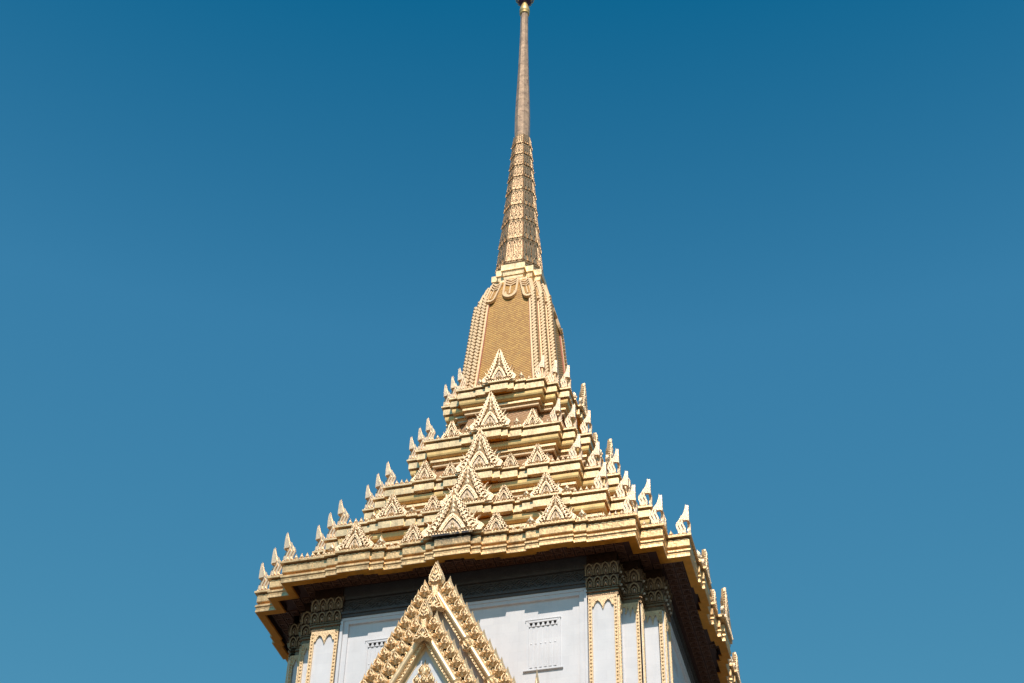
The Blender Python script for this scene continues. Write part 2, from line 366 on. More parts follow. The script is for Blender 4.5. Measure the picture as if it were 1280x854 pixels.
HORN = [(.02, 0), (.06, .08), (.15, .16), (.13, .24), (.16, .36), (.21, .46), (.27, .55), (.25, .66), (.19, .69), (.09, .66), (.055, .80), (.05, 1.0), (.07, 1.2), (.13, 1.42),
        (.19, 1.22), (.27, 1.04), (.33, .93), (.37, .94), (.42, .82), (.50, .70), (.57, .56), (.57, .47), (.52, .38), (.45, .27), (.43, .16), (.48, .06), (.56, 0)]
def horn(w=1., h=1.):
    """corner flame: two half-flame plates meeting on the corner edge, u runs from the corner along each face"""
    mb = MB()
    sil = [(.04, 0), (.06, .08), (.13, .16), (.11, .24), (.14, .36), (.19, .46), (.25, .55), (.22, .66), (.12, .68), (.0, .66), (-.015, .80), (-.02, 1.0), (.0, 1.2), (.05, 1.46),
           (.11, 1.26), (.18, 1.08), (.26, .96), (.31, .95), (.36, .84), (.45, .72), (.54, .58), (.56, .48), (.51, .38), (.44, .27), (.42, .16), (.47, .06), (.56, 0)]
    def T(pl): return [(-a*w, b*h) for a, b in pl]
    for side in (0, 1):
        M = Matrix.Identity(4) if side == 0 else (Matrix.Rotation(PI/2, 4, 'Z') @ Matrix.Diagonal((-1, 1, 1, 1)))
        mb.prism(T(sil), -.05, .015, 'horn', M)
        for (pts, wd, t) in (([(.10, .02), (.17, .13), (.15, .27), (.205, .42), (.28, .56), (.27, .64)], .105, .085),
                             ([(.29, .02), (.33, .13), (.31, .27), (.37, .41), (.43, .52), (.40, .66), (.34, .78)], .11, .07),
                             ([(.46, .03), (.45, .15), (.47, .27), (.53, .39), (.55, .50), (.50, .64)], .06, .05)):
            mb.ribbon(T(pts), (lambda q, wd=wd: wd*w*(1.0-.45*q)), .0, t, 'horn', M)
        bl = [(-.02, .67), (-.02, 1.0), (.0, 1.2), (.05, 1.46), (.10, 1.24), (.155, 1.06), (.20, .92), (.24, .78), (.20, .69)]
        mb.prism(T(bl), .01, .06, 'horn', M)
        for k in range(3):
            mb.dome([(x*w, z) for x, z in flame_poly(.13, .16*h)], .03, .10, 'horn', M @ Matrix.Translation((-(.1+.17*k)*w, 0, 0)))
    return mb

def crest_row(mb, pts, z, skip, step=.24, h=.36, sides=(0, 1, 3), W=0):
    """low beading round the whole lip plus small flames where nothing larger stands"""
    sweep(mb, pts, [(.05, z+.002), (.05, z+.075), (.16, z+.075), (.16, z+.002)], 'ornament')
    n = len(pts)
    for i in range(n):
        a, b = Vector(pts[i]), Vector(pts[(i+1) % n]); d = b-a; l = d.length
        if l < .25: continue
        d /= l; nrm = Vector((d.y, -d.x))
        # which face
        if nrm.y > .5: continue                     # the back is never in view
        k = 0 if nrm.y < -.5 else (1 if nrm.x > .5 else 3)
        cnt = max(1, int(l/step)); 
        for j in range(cnt):
            t = (j+.5)/cnt*l; p = a+d*t
            u = {0: p.x, 1: p.y, 3: -p.y}[k]
            main = abs({0: p.y, 1: p.x, 3: p.x}[k]) > W-.3
            ang = math.atan2(d.y, d.x)
            M = Matrix.Translation((p.x-nrm.x*.105, p.y-nrm.y*.105, z+.07)) @ Matrix.Rotation(ang, 4, 'Z')
            sk = main and any(abs(u-x) < w for x, w in skip)
            if t < .62 or l-t < .62:
                # the corner horns stand on convex ends
                e0 = i; 
                def convex(q):
                    p0, p1, p2 = pts[q-1], pts[q % n], pts[(q+1) % n]
                    return (p1[0]-p0[0])*(p2[1]-p1[1])-(p1[1]-p0[1])*(p2[0]-p1[0]) > 0 and (abs(abs(p1[0])-abs(p1[1])) < W*.35)
                if (t < .62 and convex(i)) or (l-t < .62 and convex(i+1)): continue
            if not sk: mb.dome(flame_poly(.22, h), -.03, .05, 'ornament', M, inner=.4)
            # little lotus beads
        cb = max(1, int(l/.13))
        for j in range(cb):
            p = a+d*((j+.5)/cb*l)
            M = Matrix.Translation((p.x-nrm.x*.05, p.y-nrm.y*.05, z)) @ Matrix.Rotation(math.atan2(d.y, d.x), 4, 'Z')
            mb.dome(flame_poly(.11, .12), -.01, .035, 'ornament', M)

def dentils(mb, pts, o, z0, z1, step, k, proud=.02, gap=.35):
    pts = offset(pts, o); n = len(pts)
    for i in range(n):
        a, b = Vector(pts[i]), Vector(pts[(i+1) % n]); d = b-a; l = d.length
        if l < .2: continue
        d /= l; nrm = Vector((d.y, -d.x))
        if nrm.y > .5: continue
        c = max(1, round(l/step))
        for j in range(c):
            t0 = (j+gap*.5)/c*l; t1 = (j+1-gap*.5)/c*l
            p = a+d*t0
            M = Matrix.Translation((p.x, p.y, 0)) @ Matrix.Rotation(math.atan2(d.y, d.x), 4, 'Z')
            mb.box(0, t1-t0, -proud, .03, z0, z1, k, M)

# ------------------------------------------------------------------ tiers (measured from the photograph)
TIERS = [
 dict(W=10.0, m=9.016, c=8.03, z=39.93, st=[(5.93, .09), (5.38, .2), (3.72, .1), (3.1, -.04), (2.43, .12), (1.33, .27), (.9, .41)],
      cen=(2.55, 2.3), side=(4.55, 1.62, 1.5), small=(1.88, 1.02, 1.08), tiny=[(3.4, .55, .75), (5.66, .5, .75)]),
 dict(W=8.12, m=7.25, c=6.42, z=42.89, st=[(4.8, .07), (4.36, .17), (2.96, .08), (2.44, -.02), (2.16, .14), (1.19, .27), (.82, .36)],
      cen=(2.3, 2.4), side=(3.66, 1.36, 1.35), small=(1.68, .92, .98), tiny=[(2.7, .48, .68), (4.58, .42, .68)]),
 dict(W=6.42, m=5.64, c=4.88, z=46.14, st=[(3.37, .1), (2.22, -.03), (1.9, .13), (1.07, .25), (.72, .35)],
      cen=(2.1, 2.4), side=(2.8, 1.12, 1.25), small=(1.49, .78, .88), tiny=[]),
 dict(W=4.80, m=4.15, c=3.53, z=49.95, st=[(1.62, .1), (.96, .25), (.64, .34)],
      cen=(1.9, 2.3), side=(2.1, .95, 1.15), small=None, tiny=[(1.29, .5, .78)]),
 dict(W=3.49, m=2.94, c=2.39, z=54.16, st=[(1.4, .07), (.84, .2), (.55, .28)],
      cen=(1.66, 2.2), side=None, small=None, tiny=[(1.12, .45, .75)]),
]
WALL_TOP = 39.2
SIDES = (0, 1)

for ti, T in enumerate(TIERS):
    W, m, c, z = T['W'], T['m'], T['c'], T['z']
    full = outline(W, m, c, T['st']); base = outline(W, m, c)
    mb = MB()
    if ti == 0:
        sweep(mb, full, [(.6, z), (-.03, z), (-.03, z-.095), (.24, z-.10), (.24, z-.175), (.09, z-.18), (.095, z-.53), (.085, z-.55), (.22, z-.56), (.22, z-.645), (.11, z-.66),
                         (.055, z-.73), (.05, z-.80), (.10, z-.86), (.105, z-.92), (.095, z-.93), (.08, z-1.07), (.12, z-1.07)],
              ['eave_gold']*17)
        dentils(mb, full, .09, z-.225, z-.185, .30, 'eave_gold', .025)
        dentils(mb, full, .093, z-.52, z-.24, .62, 'eave_gold', .012, .03)
        dentils(mb, full, .105, z-.915, z-.88, .42, 'eave_gold', .02, .2)
        # gilded border under the edge, then the recessed ceiling
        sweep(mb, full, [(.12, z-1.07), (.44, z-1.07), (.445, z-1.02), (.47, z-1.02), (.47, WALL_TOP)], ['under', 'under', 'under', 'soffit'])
        o = mb.build('eave_cornice', TEMPLE)
        o['label'] = 'deep gold cornice of the lowest eave, black rain stain at its middle'
        # ceiling slab
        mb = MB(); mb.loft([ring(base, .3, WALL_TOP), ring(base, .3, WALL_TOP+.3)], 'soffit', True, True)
        # coffers
        st = .44
        inner = 8.25
        inn = offset(full, .50)
        def inside(x, y):
            r = False; n = len(inn); j = n-1
            for i in range(n):
                xi, yi = inn[i]; xj, yj = inn[j]
                if (yi > y) != (yj > y) and x < (xj-xi)*(y-yi)/(yj-yi)+xi: r = not r
                j = i
            return r
        wl = outline(8.4, 7.55, 6.75)
        def inwall(x, y):
            r = False; n = len(wl); j = n-1
            for i in range(n):
                xi, yi = wl[i]; xj, yj = wl[j]
                if (yi > y) != (yj > y) and x < (xj-xi)*(y-yi)/(yj-yi)+xi: r = not r
                j = i
            return r
        N = int(10/st)+1
        for i in range(-N, N+1):
            for j in range(-N, N+1):
                x, y = i*st, j*st
                if y > 6 : continue
                if all(inside(x+a, y+b) for a in (-.21, .21) for b in (-.21, .21)) and not inwall(x, y):
                    for (h0, h1, d) in ((.185, .145, .07), (.105, .075, .05)):
                        zt = WALL_TOP
                        for (x0, x1, y0, y1) in ((-h0, h0, -h0, -h1), (-h0, h0, h1, h0), (-h0, -h1, -h1, h1), (h1, h0, -h1, h1)):
                            mb.box(x+x0, x+x1, y+y0, y+y1, zt-d, zt+.01, 'coffer')
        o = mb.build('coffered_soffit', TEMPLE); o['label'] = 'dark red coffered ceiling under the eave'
        tier = MB()
    else:
        tier = MB()
        sweep(tier, full, [(.7, z), (-.03, z), (-.03, z-.085), (.22, z-.09), (.22, z-.175), (.08, z-.18), (.07, z-.545), (.22, z-.55), (.22, z-.60)], 'fascia')
        dentils(tier, full, .072, z-.543, z-.185, .55, 'fascia', .012, .04)
        # underside of the stepped fascia closes on the straight band below
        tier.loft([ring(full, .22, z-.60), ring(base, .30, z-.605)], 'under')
        sweep(tier, base, [(.30, z-.605), (.30, z-.64), (.15, z-.645), (.15, z-.675), (.155, z-.80), (.18, z-.89), (.24, z-.95), (.32, z-.985), (.42, z-1.0), (.42, z-1.06)], 'cyma')
        sweep(tier, base, [(.42, z-1.06), (.31, z-1.065), (.30, z-1.2), (.42, z-1.205), (.46, z-1.24), (.46, z-1.30)], 'fascia')
        # rolled tile edge and concave tile slope down on to the tier below
        nz = TIERS[ti-1]['z']; nW = TIERS[ti-1]['W']
        def ring_at(w, zz, T2=TIERS[ti-1]):
            # outline interpolating the two plans
            a = (T2['W']-.55-w)/max(.01, (T2['W']-.55-(W-.5)))
            mm = (T2['m']-.55)*(1-a)+(m-.5)*a; cc = (T2['c']-.55)*(1-a)+(c-.5)*a
            return [(x, y, zz) for x, y in outline(w, mm, cc)]
        sweep(tier, base, [(.46, z-1.30), (.40, z-1.34), (.40, z-1.42), (.46, z-1.47), (.62, z-1.47)], ['roof_tile', 'rib', 'rib', 'roof_tile'])
        w0, w1 = W-.55, nW-.55; z0, z1 = z-1.46, nz+.02
        rs = []
        for q in range(9):
            t = q/8; rs.append(ring_at(w0-.05+(w1-w0+.05)*(t**1.5), z0+(z1-z0)*t))
        tier.loft(rs, 'roof_tile')
        tier_o = tier.build('roof_tier', TEMPLE)
        tier_o['label'] = ['', 'lowest stepped roof tier above the eave', 'second stepped roof tier above the eave', 'third stepped roof tier above the eave', 'topmost stepped roof tier under the tiled dome'][ti]
        host = tier_o
    if ti == 0: host = bpy.data.objects['eave_cornice']
    # crest band
    mb = MB(); skip = [(0, T['cen'][0]*.55)]
    if T['side']: skip += [(s*T['side'][0], T['side'][1]*.56) for s in (-1, 1)]
    if T['small']: skip += [(s*T['small'][0], T['small'][1]*.56) for s in (-1, 1)]
    for x, w, h in T['tiny']: skip += [(s*x, w*.56) for s in (-1, 1)]
    crest_row(mb, full, z, skip, W=W)
    o = mb.build('cresting', host)
    def lvl(x):
        d = 0
        for xx, dd in T['st']:
            if abs(x) < xx: d = dd
        return W+d-.13
    cen = antefix(*T['cen'], 3).build('central_antefix', host, local=True)
    for k in SIDES: inst(cen, 0, -lvl(0)-.02, z+.003, k, host)
    if T['side']:
        x, w, h = T['side']; a = antefix(w, h, 2).build('gabled_antefix', host, local=True)
        for k in SIDES:
            for s in (-1, 1): inst(a, s*x, -lvl(x), z+.003, k, host)
    if T['small']:
        x, w, h = T['small']; a = antefix(w, h, 1).build('gabled_antefix', host, local=True)
        for k in SIDES:
            for s in (-1, 1): inst(a, s*x, -lvl(x), z+.003, k, host)
    for x, w, h in T['tiny']:
        a = tiny_flame(w, h).build('flame_finial', host, local=True)
        for k in SIDES:
            for s in (-1, 1): inst(a, s*x, -lvl(x), z+.003, k, host)
    hw = [.93, .91, .88, .82, .76][ti]; hh = [1.10, 1.08, 1.08, 1.08, 1.12][ti]
    ho = horn(hw, hh).build('corner_horn', host, local=True)
    ins = .09
    for k in range(4):
        if k == 2: continue
        for (x, y) in ((c, W), (m, m), (W, c)):
            inst(ho, x-ins, -(y-ins), z+.003, k, host)
    # back-right corner seen from the front: k=1 covers it; back-left corner is hidden

# ------------------------------------------------------------------ tiled dome (between the top tier and the spire)
PROF = [(54.17, 2.70, 1.92, 2.35), (55.7, 2.60, 1.78, 2.22), (58.4, 2.38, 1.59, 2.02), (60.8, 2.20, 1.45, 1.85), (61.9, 2.09, 1.37, 1.75), (62.6, 1.98, 1.26, 1.65), (63.2, 1.75, 1.08, 1.45), (63.7, 1.42, .80, 1.15)]
def prof_at(z):
    for a, b in zip(PROF, PROF[1:]):
        if z <= b[0]:
            t = (z-a[0])/(b[0]-a[0]); return tuple(a[i]+(b[i]-a[i])*t for i in (1, 2, 3))
    return PROF[-1][1:]
mb = MB()
zs = [54.17+i*.4 for i in range(18)]+[61.5, 61.9, 62.25, 62.6, 62.9, 63.2, 63.45, 63.7]
mb.loft([[(x, y, z) for x, y in outline(w-.05, mm-.05, c-.05)] for z in zs for (w, c, mm) in [prof_at(z)]], 'tile', False, True)
DOME = mb.build('tiled_dome', TEMPLE); DOME['label'] = 'amber tiled dome with cream rope ribs below the spire'

def rib_mesh(which):
    """rope-moulded rib wrapping one outer corner of the front right cluster"""
    mb = MB(); z = 54.2; zt = 62.1; rings = []; w = .30; t = .05
    def K(z):
        W, c, m = prof_at(z)
        return {0: (c, -W), 1: (m, -m), 2: (W, -c)}[which]
    zz = z
    while zz <= zt:
        a, b = K(zz); ww = w*(.82+.18*(62-zz)/8)
        rings.append([(a-ww, b+.05, zz), (a-ww, b-t, zz), (a+t, b-t, zz), (a+t, b+ww, zz), (a-.05, b+ww, zz), (a-.05, b+.05, zz)])
        zz += .4
    mb.loft(rings, 'rib')
    # rope strands
    zz = z+.1
    while zz < zt-.1:
        for sd in (0, 1):
            a, b = K(zz); ww = w*(.82+.18*(62-zz)/8)
            if sd == 0:
                M = Matrix.Translation((a+t, b-t, zz))
            else:
                M = Matrix.Translation((a+t, b-t, zz)) @ Matrix.Rotation(PI/2, 4, 'Z') @ Matrix.Diagonal((-1, 1, 1, 1))
            q = ww*.62
            mb.ribbon([(-q, -.09), (-q*.5, .0), (0.03, .15)], .125, -.02, .10, 'rib', M)
        zz += .25
    # plain fillet on the tile side and red bedding line
    for sd in (0, 1):
        r = []
        zz = z
        while zz <= zt:
            a, b = K(zz); ww = w*(.82+.18*(62-zz)/8)
            if sd == 0: r.append([(a-ww-.03, b+.05, zz), (a-ww-.03, b-.02, zz), (a-ww, b-.02, zz), (a-ww, b+.05, zz)])
            else: r.append([(a-.05, b+ww, zz), (a+.02, b+ww, zz), (a+.02, b+ww+.03, zz), (a-.05, b+ww+.03, zz)])
            zz += .4
        mb.loft(r, 'redtrim')
    # shift so that the tower axis is the origin
    mb.v = [Vector((p.x, p.y, p.z)) for p in mb.v]
    return mb
for which in range(3):
    o = rib_mesh(which).build('rope_rib', DOME)
    for k in (1, 2, 3):
        q = o.copy(); col.objects.link(q); q.rotation_euler = (0, 0, k*PI/2); q.parent = DOME

def shield(w, h):
    mb = MB()
    def U(k):
        pts = [(-w/2*k, h)]
        for i in range(9):
            a = PI+PI*i/8; pts.append((w/2*k*math.cos(a), w*.75*k*math.sin(a)+w*.75))
        return pts+[(w/2*k, h)]
    mb.prism(U(1), -.04, .05, 'rib')
    mb.ribbon(U(.86), w*.13, .04, .12, 'rib')
    mb.prism([(x, z+.12*w) for x, z in U(.52)[:-1]]+[(w*.26, h*.62)] if False else [(x, z+.1) for x, z in U(.5)[1:-1]]+[(w*.25, h*.62), (-w*.25, h*.62)], .04, .065, 'tile')
    mb.ribbon([(0, h*.2), (0, h*.62)], w*.1, .05, .11, 'rib')
    for zz in (.66, .78, .90):
        mb.ribbon([(-w*.45, h*(zz+.1)), (0, h*(zz-.04)), (w*.45, h*(zz+.1))], w*.12, .04, .13, 'rib')
    return mb
sh = shield(.86, 2.15).build('leaf_shield', DOME, local=True)
def lean(z0, z1, which):
    a = prof_at(z0); b = prof_at(z1)
    return a, b
for k in range(4):
    W0 = prof_at(61.6)[0]; W1 = prof_at(63.5)[0]
    inst(sh, 0, -(W0+.03), 61.55, k, DOME, tilt=-math.atan2(W0-W1, 1.9)*.98)
shc = shield(.60, 1.9).build('leaf_shield', DOME, local=True)
for k in range(4):
    for i in range(3):
        a, b = prof_at(61.35), prof_at(63.3)
        (x0, y0), (x1, y1) = [{0: (p[1], p[0]), 1: (p[2], p[2]), 2: (p[0], p[1])}[i] for p in (a, b)]
        tl = -math.atan2(y0-y1, 1.9); 
        inst(shc, x0-.24, -(y0+.06), 61.35, k, DOME, tilt=tl, roll=-math.atan2(x0-x1, 1.9))
        # its twin on the x face of the same corner
        inst(shc, -(y0 if i == 1 else y0)+.24 if False else -(x0 if i == 1 else x0)+.24, -(y0+.06), 61.35, k, DOME, tilt=tl, roll=math.atan2(x0-x1, 1.9))

# neck cornice under the spire
mb = MB()
b5 = outline(1.50, 1.11, .71)
sweep(mb, b5, [(.5, 64.97), (.25, 64.97), (.0, 64.965), (0, 64.96), (0, 64.52), (.06, 64.50), (.06, 64.44), (.08, 64.42), (.10, 64.18), (.18, 64.16), (.14, 64.10), (.15, 63.93), (.26, 63.9), (.26, 63.80)], 'fascia')
b6 = outline(1.30, 1.0, .75)
sweep(mb, b6, [(.1, 63.92), (-.06, 63.86), (-.06, 63.5), (.02, 63.42), (.5, 63.42)], ['fascia', 'fascia', 'fascia', 'cavity'])
o = mb.build('neck_cornice', TEMPLE); o['label'] = 'small stepped cream cornice between the tiled dome and the spire'

# ------------------------------------------------------------------ spire
def octo(r, z, n=8):
    return [(r*math.cos(-PI/2-PI/8+i*2*PI/8), r*math.sin(-PI/2-PI/8+i*2*PI/8), z) for i in range(n)]
PR = [(65.26, 1.40), (67.26, 1.265), (69.0, 1.12), (70.41, 1.00), (71.85, .90), (73.12, .815), (74.24, .73), (75.35, .66), (76.4, .60), (77.5, .515)]
mb = MB()
mb.loft([octo(r, z) for r, z in [(1.2, 65.0), (1.2, 65.3), (1.12, 65.5), (.44, 77.3), (.42, 77.50), (.47, 77.62), (.492, 78.1), (.492, 79.68), (.455, 81.38), (.398, 83.12), (.350, 84.89), (.31, 86.71), (.274, 88.6), (.262, 90.6), (.285, 90.72)]],
        ['spire', 'spire', 'spire', 'spire', 'shaft', 'shaft', 'shaft', 'shaft', 'shaft', 'shaft', 'shaft', 'shaft', 'shaft', 'shaft'], False, True)
# panel seams on the shaft
for zz in (79.9, 81.1, 82.3, 83.6, 84.9, 86.6):
    r = [(.492, 79.68), (.455, 81.38), (.398, 83.12), (.350, 84.89), (.31, 86.71)]
    for (ra, za), (rb, zb) in zip(r, r[1:]):
        if za <= zz <= zb:
            rr = ra+(rb-ra)*(zz-za)/(zb-za); mb.loft([octo(rr-.01, zz), octo(rr+.006, zz+.01), octo(rr+.006, zz+.05), octo(rr-.01, zz+.06)], 'shaft')
SP = mb.build('spire', TEMPLE); SP['label'] = 'slender eight-sided spire, smooth bronze above and petalled gold below'
def petal_ring(z0, z1, r0, r1):
    """r0 outline radius at the flared lower lip, r1 at the top of the ring"""
    mb = MB(); H = z1-z0; rt = r1*.965
    mb.loft([octo(r0*.86, z0-.02), octo(r0*.97, z0-.02), octo(r0, z0+.05), octo(r0*.985, z0+.13), octo(r0*.95, z0+.16), octo((r0*.94+rt)*.5, z0+H*.55), octo(rt, z1-.05), octo(rt*.9, z1-.03)], ['spire', 'spire', 'spire', 'spire', 'spire_ground', 'spire_ground', 'spire_ground'])
    ap = math.cos(PI/8)
    for k in range(8):
        M0 = Matrix.Rotation(k*PI/4, 4, 'Z')
        # face plane tilt
        ya, yb = r0*.95*ap, rt*ap
        tl = math.atan2(ya-yb, H-.2)
        M = M0 @ Matrix.Translation((0, -ya, z0+.15)) @ Matrix.Rotation(-tl, 4, 'X')
        fw = 2*r0*.95*math.sin(PI/8); fw1 = 2*rt*math.sin(PI/8); n = 3; hh = (H-.2)/math.cos(tl)
        for j in range(n):
            def px(s, v): return (s)*(fw+(fw1-fw)*v)/n
            cj = j-(n-1)/2
            def Q(a, v): return (px(cj+a, v), v*hh)
            pts = [Q(-.36, .10), Q(-.36, .62), Q(-.26, .84), Q(0, .97), Q(.26, .84), Q(.36, .62), Q(.36, .10)]
            mb.ribbon(pts, fw/n*.20, -.01, .085, 'spire', M)
            mb.ribbon([Q(0, .1), Q(0, .8)], fw/n*.2, -.01, .06, 'spire', M)
        for j in range(n):
            cj = j-(n-1)/2
            pts = [Q2 for Q2 in [((cj+a)*fw/n, v*hh) for a, v in ((-.44, 0), (-.40, .14), (-.2, .26), (0, .32), (.2, .26), (.40, .14), (.44, 0))]]
            mb.prism(pts, -.01, .07, 'spire', M, taper=.9)
            mb.ribbon(pts, fw/n*.12, .05, .12, 'spire', M)
    return mb
for i in range(9):
    (z0, r0), (z1, r1) = PR[i], PR[i+1]
    petal_ring(z0, z1+.06, r0, r1).build('petal_ring', SP)
# lotus base of the petals
mb = MB(); mb.loft([octo(1.1, 64.93), octo(1.42, 64.98), octo(1.44, 65.10), octo(1.34, 65.14), octo(1.34, 65.22), octo(1.2, 65.26)], 'spire')
mb.build('spire_plinth', SP)
def lathe(prof, k, n=24, cx=0, cy=0):
    return [[(cx+r*math.cos(i*2*PI/n), cy+r*math.sin(i*2*PI/n), z) for i in range(n)] for r, z in prof]
mb = MB(); mb.loft(lathe([(.27, 90.68), (.34, 90.74), (.34, 90.82), (.28, 90.86), (.29, 90.9), (.355, 91.0), (.36, 91.15), (.30, 91.45), (.20, 91.85), (.155, 92.0), (.17, 92.05)], 'cyma'), 'cyma')
mb.build('gold_bulb', SP, smooth=True)
mb = MB(); mb.loft(lathe([(.12, 92.02), (.40, 92.10), (.60, 92.36), (.66, 92.7), (.58, 93.1), (.36, 93.5), (.2, 93.75), (.12, 93.9), (.05, 94.8), (.01, 95.6)], 'glass'), ['glass']*6+['cyma']*3, True, True)
for i in range(12):
    a = i*PI/6
    M = Matrix.Rotation(a, 4, 'Z')
    mb.ribbon([(0, 92.1)], .0, 0, 0, 'cyma') if False else None
    mb.loft([[(math.cos(a+s*.05)*(r+t), math.sin(a+s*.05)*(r+t), z) for s, t in ((-1, -.02), (1, -.02), (1, .03), (-1, .03))] for r, z in ((.40, 92.10), (.60, 92.36), (.66, 92.7), (.58, 93.1), (.36, 93.5))], 'cyma')
o = mb.build('lotus_orb', SP, smooth=True); o['label'] = 'violet glass lotus orb at the very top of the spire'

# ------------------------------------------------------------------ body
mb = MB(); wc = outline(8.3, 7.45, 6.65)
mb.loft([ring(wc, 0, 12), ring(wc, 0, WALL_TOP-.01)], 'marble')
WALL = mb.build('marble_wall', TEMPLE); WALL['label'] = 'white marble wall of the tower body'
for k in (0, 1, 3):
    Rk = Matrix.Rotation(k*PI/2, 4, 'Z')
    mb = MB()
    def fb(x0, x1, z0, z1, d, kk='marble'): mb.box(x0, x1, -8.3-d, -8.29, z0, z1, kk, Rk)
    # panel frame: jambs and stepped head
    fb(-5.5, -5.38, 12, 37.45, .20); fb(5.38, 5.5, 12, 37.45, .20)
    fb(-5.37, -5.15, 12, 37.45, .11); fb(5.15, 5.37, 12, 37.45, .11)
    fb(-5.14, 5.14, 37.28, 37.45, .11); fb(-5.5, 5.5, 37.455, 37.60, .14); fb(-5.5, 5.5, 37.61, 37.74, .20, 'shaded_marble'); fb(-5.5, 5.5, 37.745, 37.86, .26, 'shaded_marble')
    o = mb.build('panel_frame', WALL)
    mb = MB()
    fb(-5.5, 5.5, 37.865, 38.50, .10, 'shaded_marble'); fb(-5.5, 5.5, 38.505, 38.62, .22, 'shaded_marble'); fb(-5.5, 5.5, 38.625, WALL_TOP-.005, .14, 'shaded_marble')
    n = 13; st = 11/n
    for i in range(n):
        x = -5.5+(i+.5)*st; M = Rk @ Matrix.Translation((x, -8.4, 38.18))
        r = .26
        mb.ribbon([(-r*1.3, 0), (0, r), (r*1.3, 0), (0, -r)], .05, -.01, .05, 'shaded_marble', M, closed=True)
        mb.ribbon([(-r*.6, 0), (0, r*.5), (r*.6, 0), (0, -r*.5)], .04, -.01, .045, 'shaded_marble', M, closed=True)
        mb.dome([(-.06, 0), (0, .06), (.06, 0), (0, -.06)], 0, .06, 'shaded_marble', M)
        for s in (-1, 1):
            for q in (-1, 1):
                mb.ribbon([(s*.24, q*.26), (s*.30, q*.12), (s*.40, q*.10), (s*.42, q*.2), (s*.34, q*.22)], .035, -.01, .04, 'shaded_marble', M)
    o = mb.build('frieze', WALL); o['label'] = 'carved grey frieze of lozenges under the eave, eave shade put into its colour'

# windows: blind shuttered openings carved in the marble
def window():
    mb = MB(); w = .62; zt = 2.30
    # frame
    for x0, x1, z0, z1, d in ((-w-.12, -w-.06, 0, zt, .06), (w+.06, w+.12, 0, zt, .06), (-w-.12, w+.12, zt, zt+.06, .06), (-w-.15, w+.15, zt+.06, zt+.09, .08), (-w-.06, -w, 0, zt, .05), (w, w+.06, 0, zt, .05)):
        mb.box(x0, x1, -d, .01, z0, z1, 'marble')
    return mb
def lattice():
    mb = MB(); w = .62; zt = 2.30
    mb.box(-w, w, -.012, .01, 0, zt, 'marble')
    # dark slots under the head
    n = 6; st = 2*w/n
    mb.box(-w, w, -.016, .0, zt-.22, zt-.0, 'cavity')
    mb.box(-w, w, -.075, -.018, zt-.06, zt-.002, 'marble')
    for i in range(n+1):
        x = -w+i*st
        mb.prism([(x-st*.49 if i else x, zt-.25), (x+st*.49 if i < n else x, zt-.25), (x+st*.2, zt-.15), (x+st*.2 if i < n else x, zt-.075), (x-st*.2 if i else x, zt-.075), (x-st*.2, zt-.15)], .01, .06, 'marble')
    for i in range(n):
        x = -w+(i+.5)*st
        mb.box(x-st*.26, x+st*.26, -.038, -.008, .1, zt-.27, 'marble')
        mb.box(x-st*.09, x+st*.09, -.038, -.02, .1, zt-.30, 'marble')
        for zz in (1.22,):
            mb.dome([(x-.06, zz), (x, zz+.07), (x+.06, zz), (x, zz-.07)], .02, .055, 'marble')
        mb.box(x-st*.42, x-st*.34, -.03, -.008, .1, 1.15, 'marble')
    return mb
def sill():
    mb = MB(); mb.box(-.85, .85, -.09, .01, -.06, -.02, 'marble'); mb.box(-.80, .80, -.05, .01, -.085, -.06, 'marble'); return mb
wn = window().build('window', WALL, local=True)
lt = lattice().build('shutter', WALL, local=True); sl = sill().build('sill', WALL, local=True)
for k in (0, 1):
    for x in (-3.57, 3.57):
        a = inst(wn, x, -8.3, 33.98, k, TEMPLE)
        for q in (lt, sl):
            b = inst(q, 0, 0, -G, 0, a); b.matrix_basis = Matrix.Identity(4); b.parent = a

# corner pilasters
def pilaster(w, both=True):
    """front-facing pilaster strip, x from 0 to w, top at z=0 (under the capital)"""
    mb = MB(); h = 24
    mb.box(0, w, -.0, .25, -h, 0, 'marble')
    e = .15
    for x0, x1 in (((0, e), (w-e, w)) if both else ((w-e, w),)):
        mb.box(x0, x1, -.055, .0, -h, 0, 'strip')
        z = -.12
        while z > -7.5:
            mb.dome([(x0+e*.5-.055, z), (x0+e*.5, z+.08), (x0+e*.5+.055, z), (x0+e*.5, z-.08)], .05, .09, 'strip')
            z -= .17
        for xx in (x0, x1-.03): mb.box(xx+.001, xx+.029, -.075, -.05, -h, -.02, 'strip')
    # hanging leaf fringe
    n = 2 if w > .9 else 1
    mb.box(.0, w, -.06, 0, -.17, .0, 'strip')
    for i in range(n+1):
        x = e+(w-2*e)*i/n if n > 0 else w/2
    c = w/2; q = (w-2*e)/2
    for s in (-1, 1):
        mb.prism([(c+s*q, -.1), (c+s*q, -.52), (c+s*q*.72, -.36), (c+s*q*.5, -.2), (c+s*q*.5, -.1)], 0, .05, 'strip')
    mb.prism([(c-q*.42, -.1), (c-q*.22, -.34), (c, -.66), (c+q*.22, -.34), (c+q*.42, -.1)], 0, .06, 'strip')
    mb.ribbon([(c-q*.5, -.15), (c-q*.2, -.3), (c, -.55), (c+q*.2, -.3), (c+q*.5, -.15)], .05, .05, .085, 'strip')
    for s in (-1, 1):
        mb.ribbon([(c+s*q*.9, -.5), (c+s*q*.7, -.25), (c+s*q*.4, -.17)], .05, .04, .085, 'strip')
    return mb
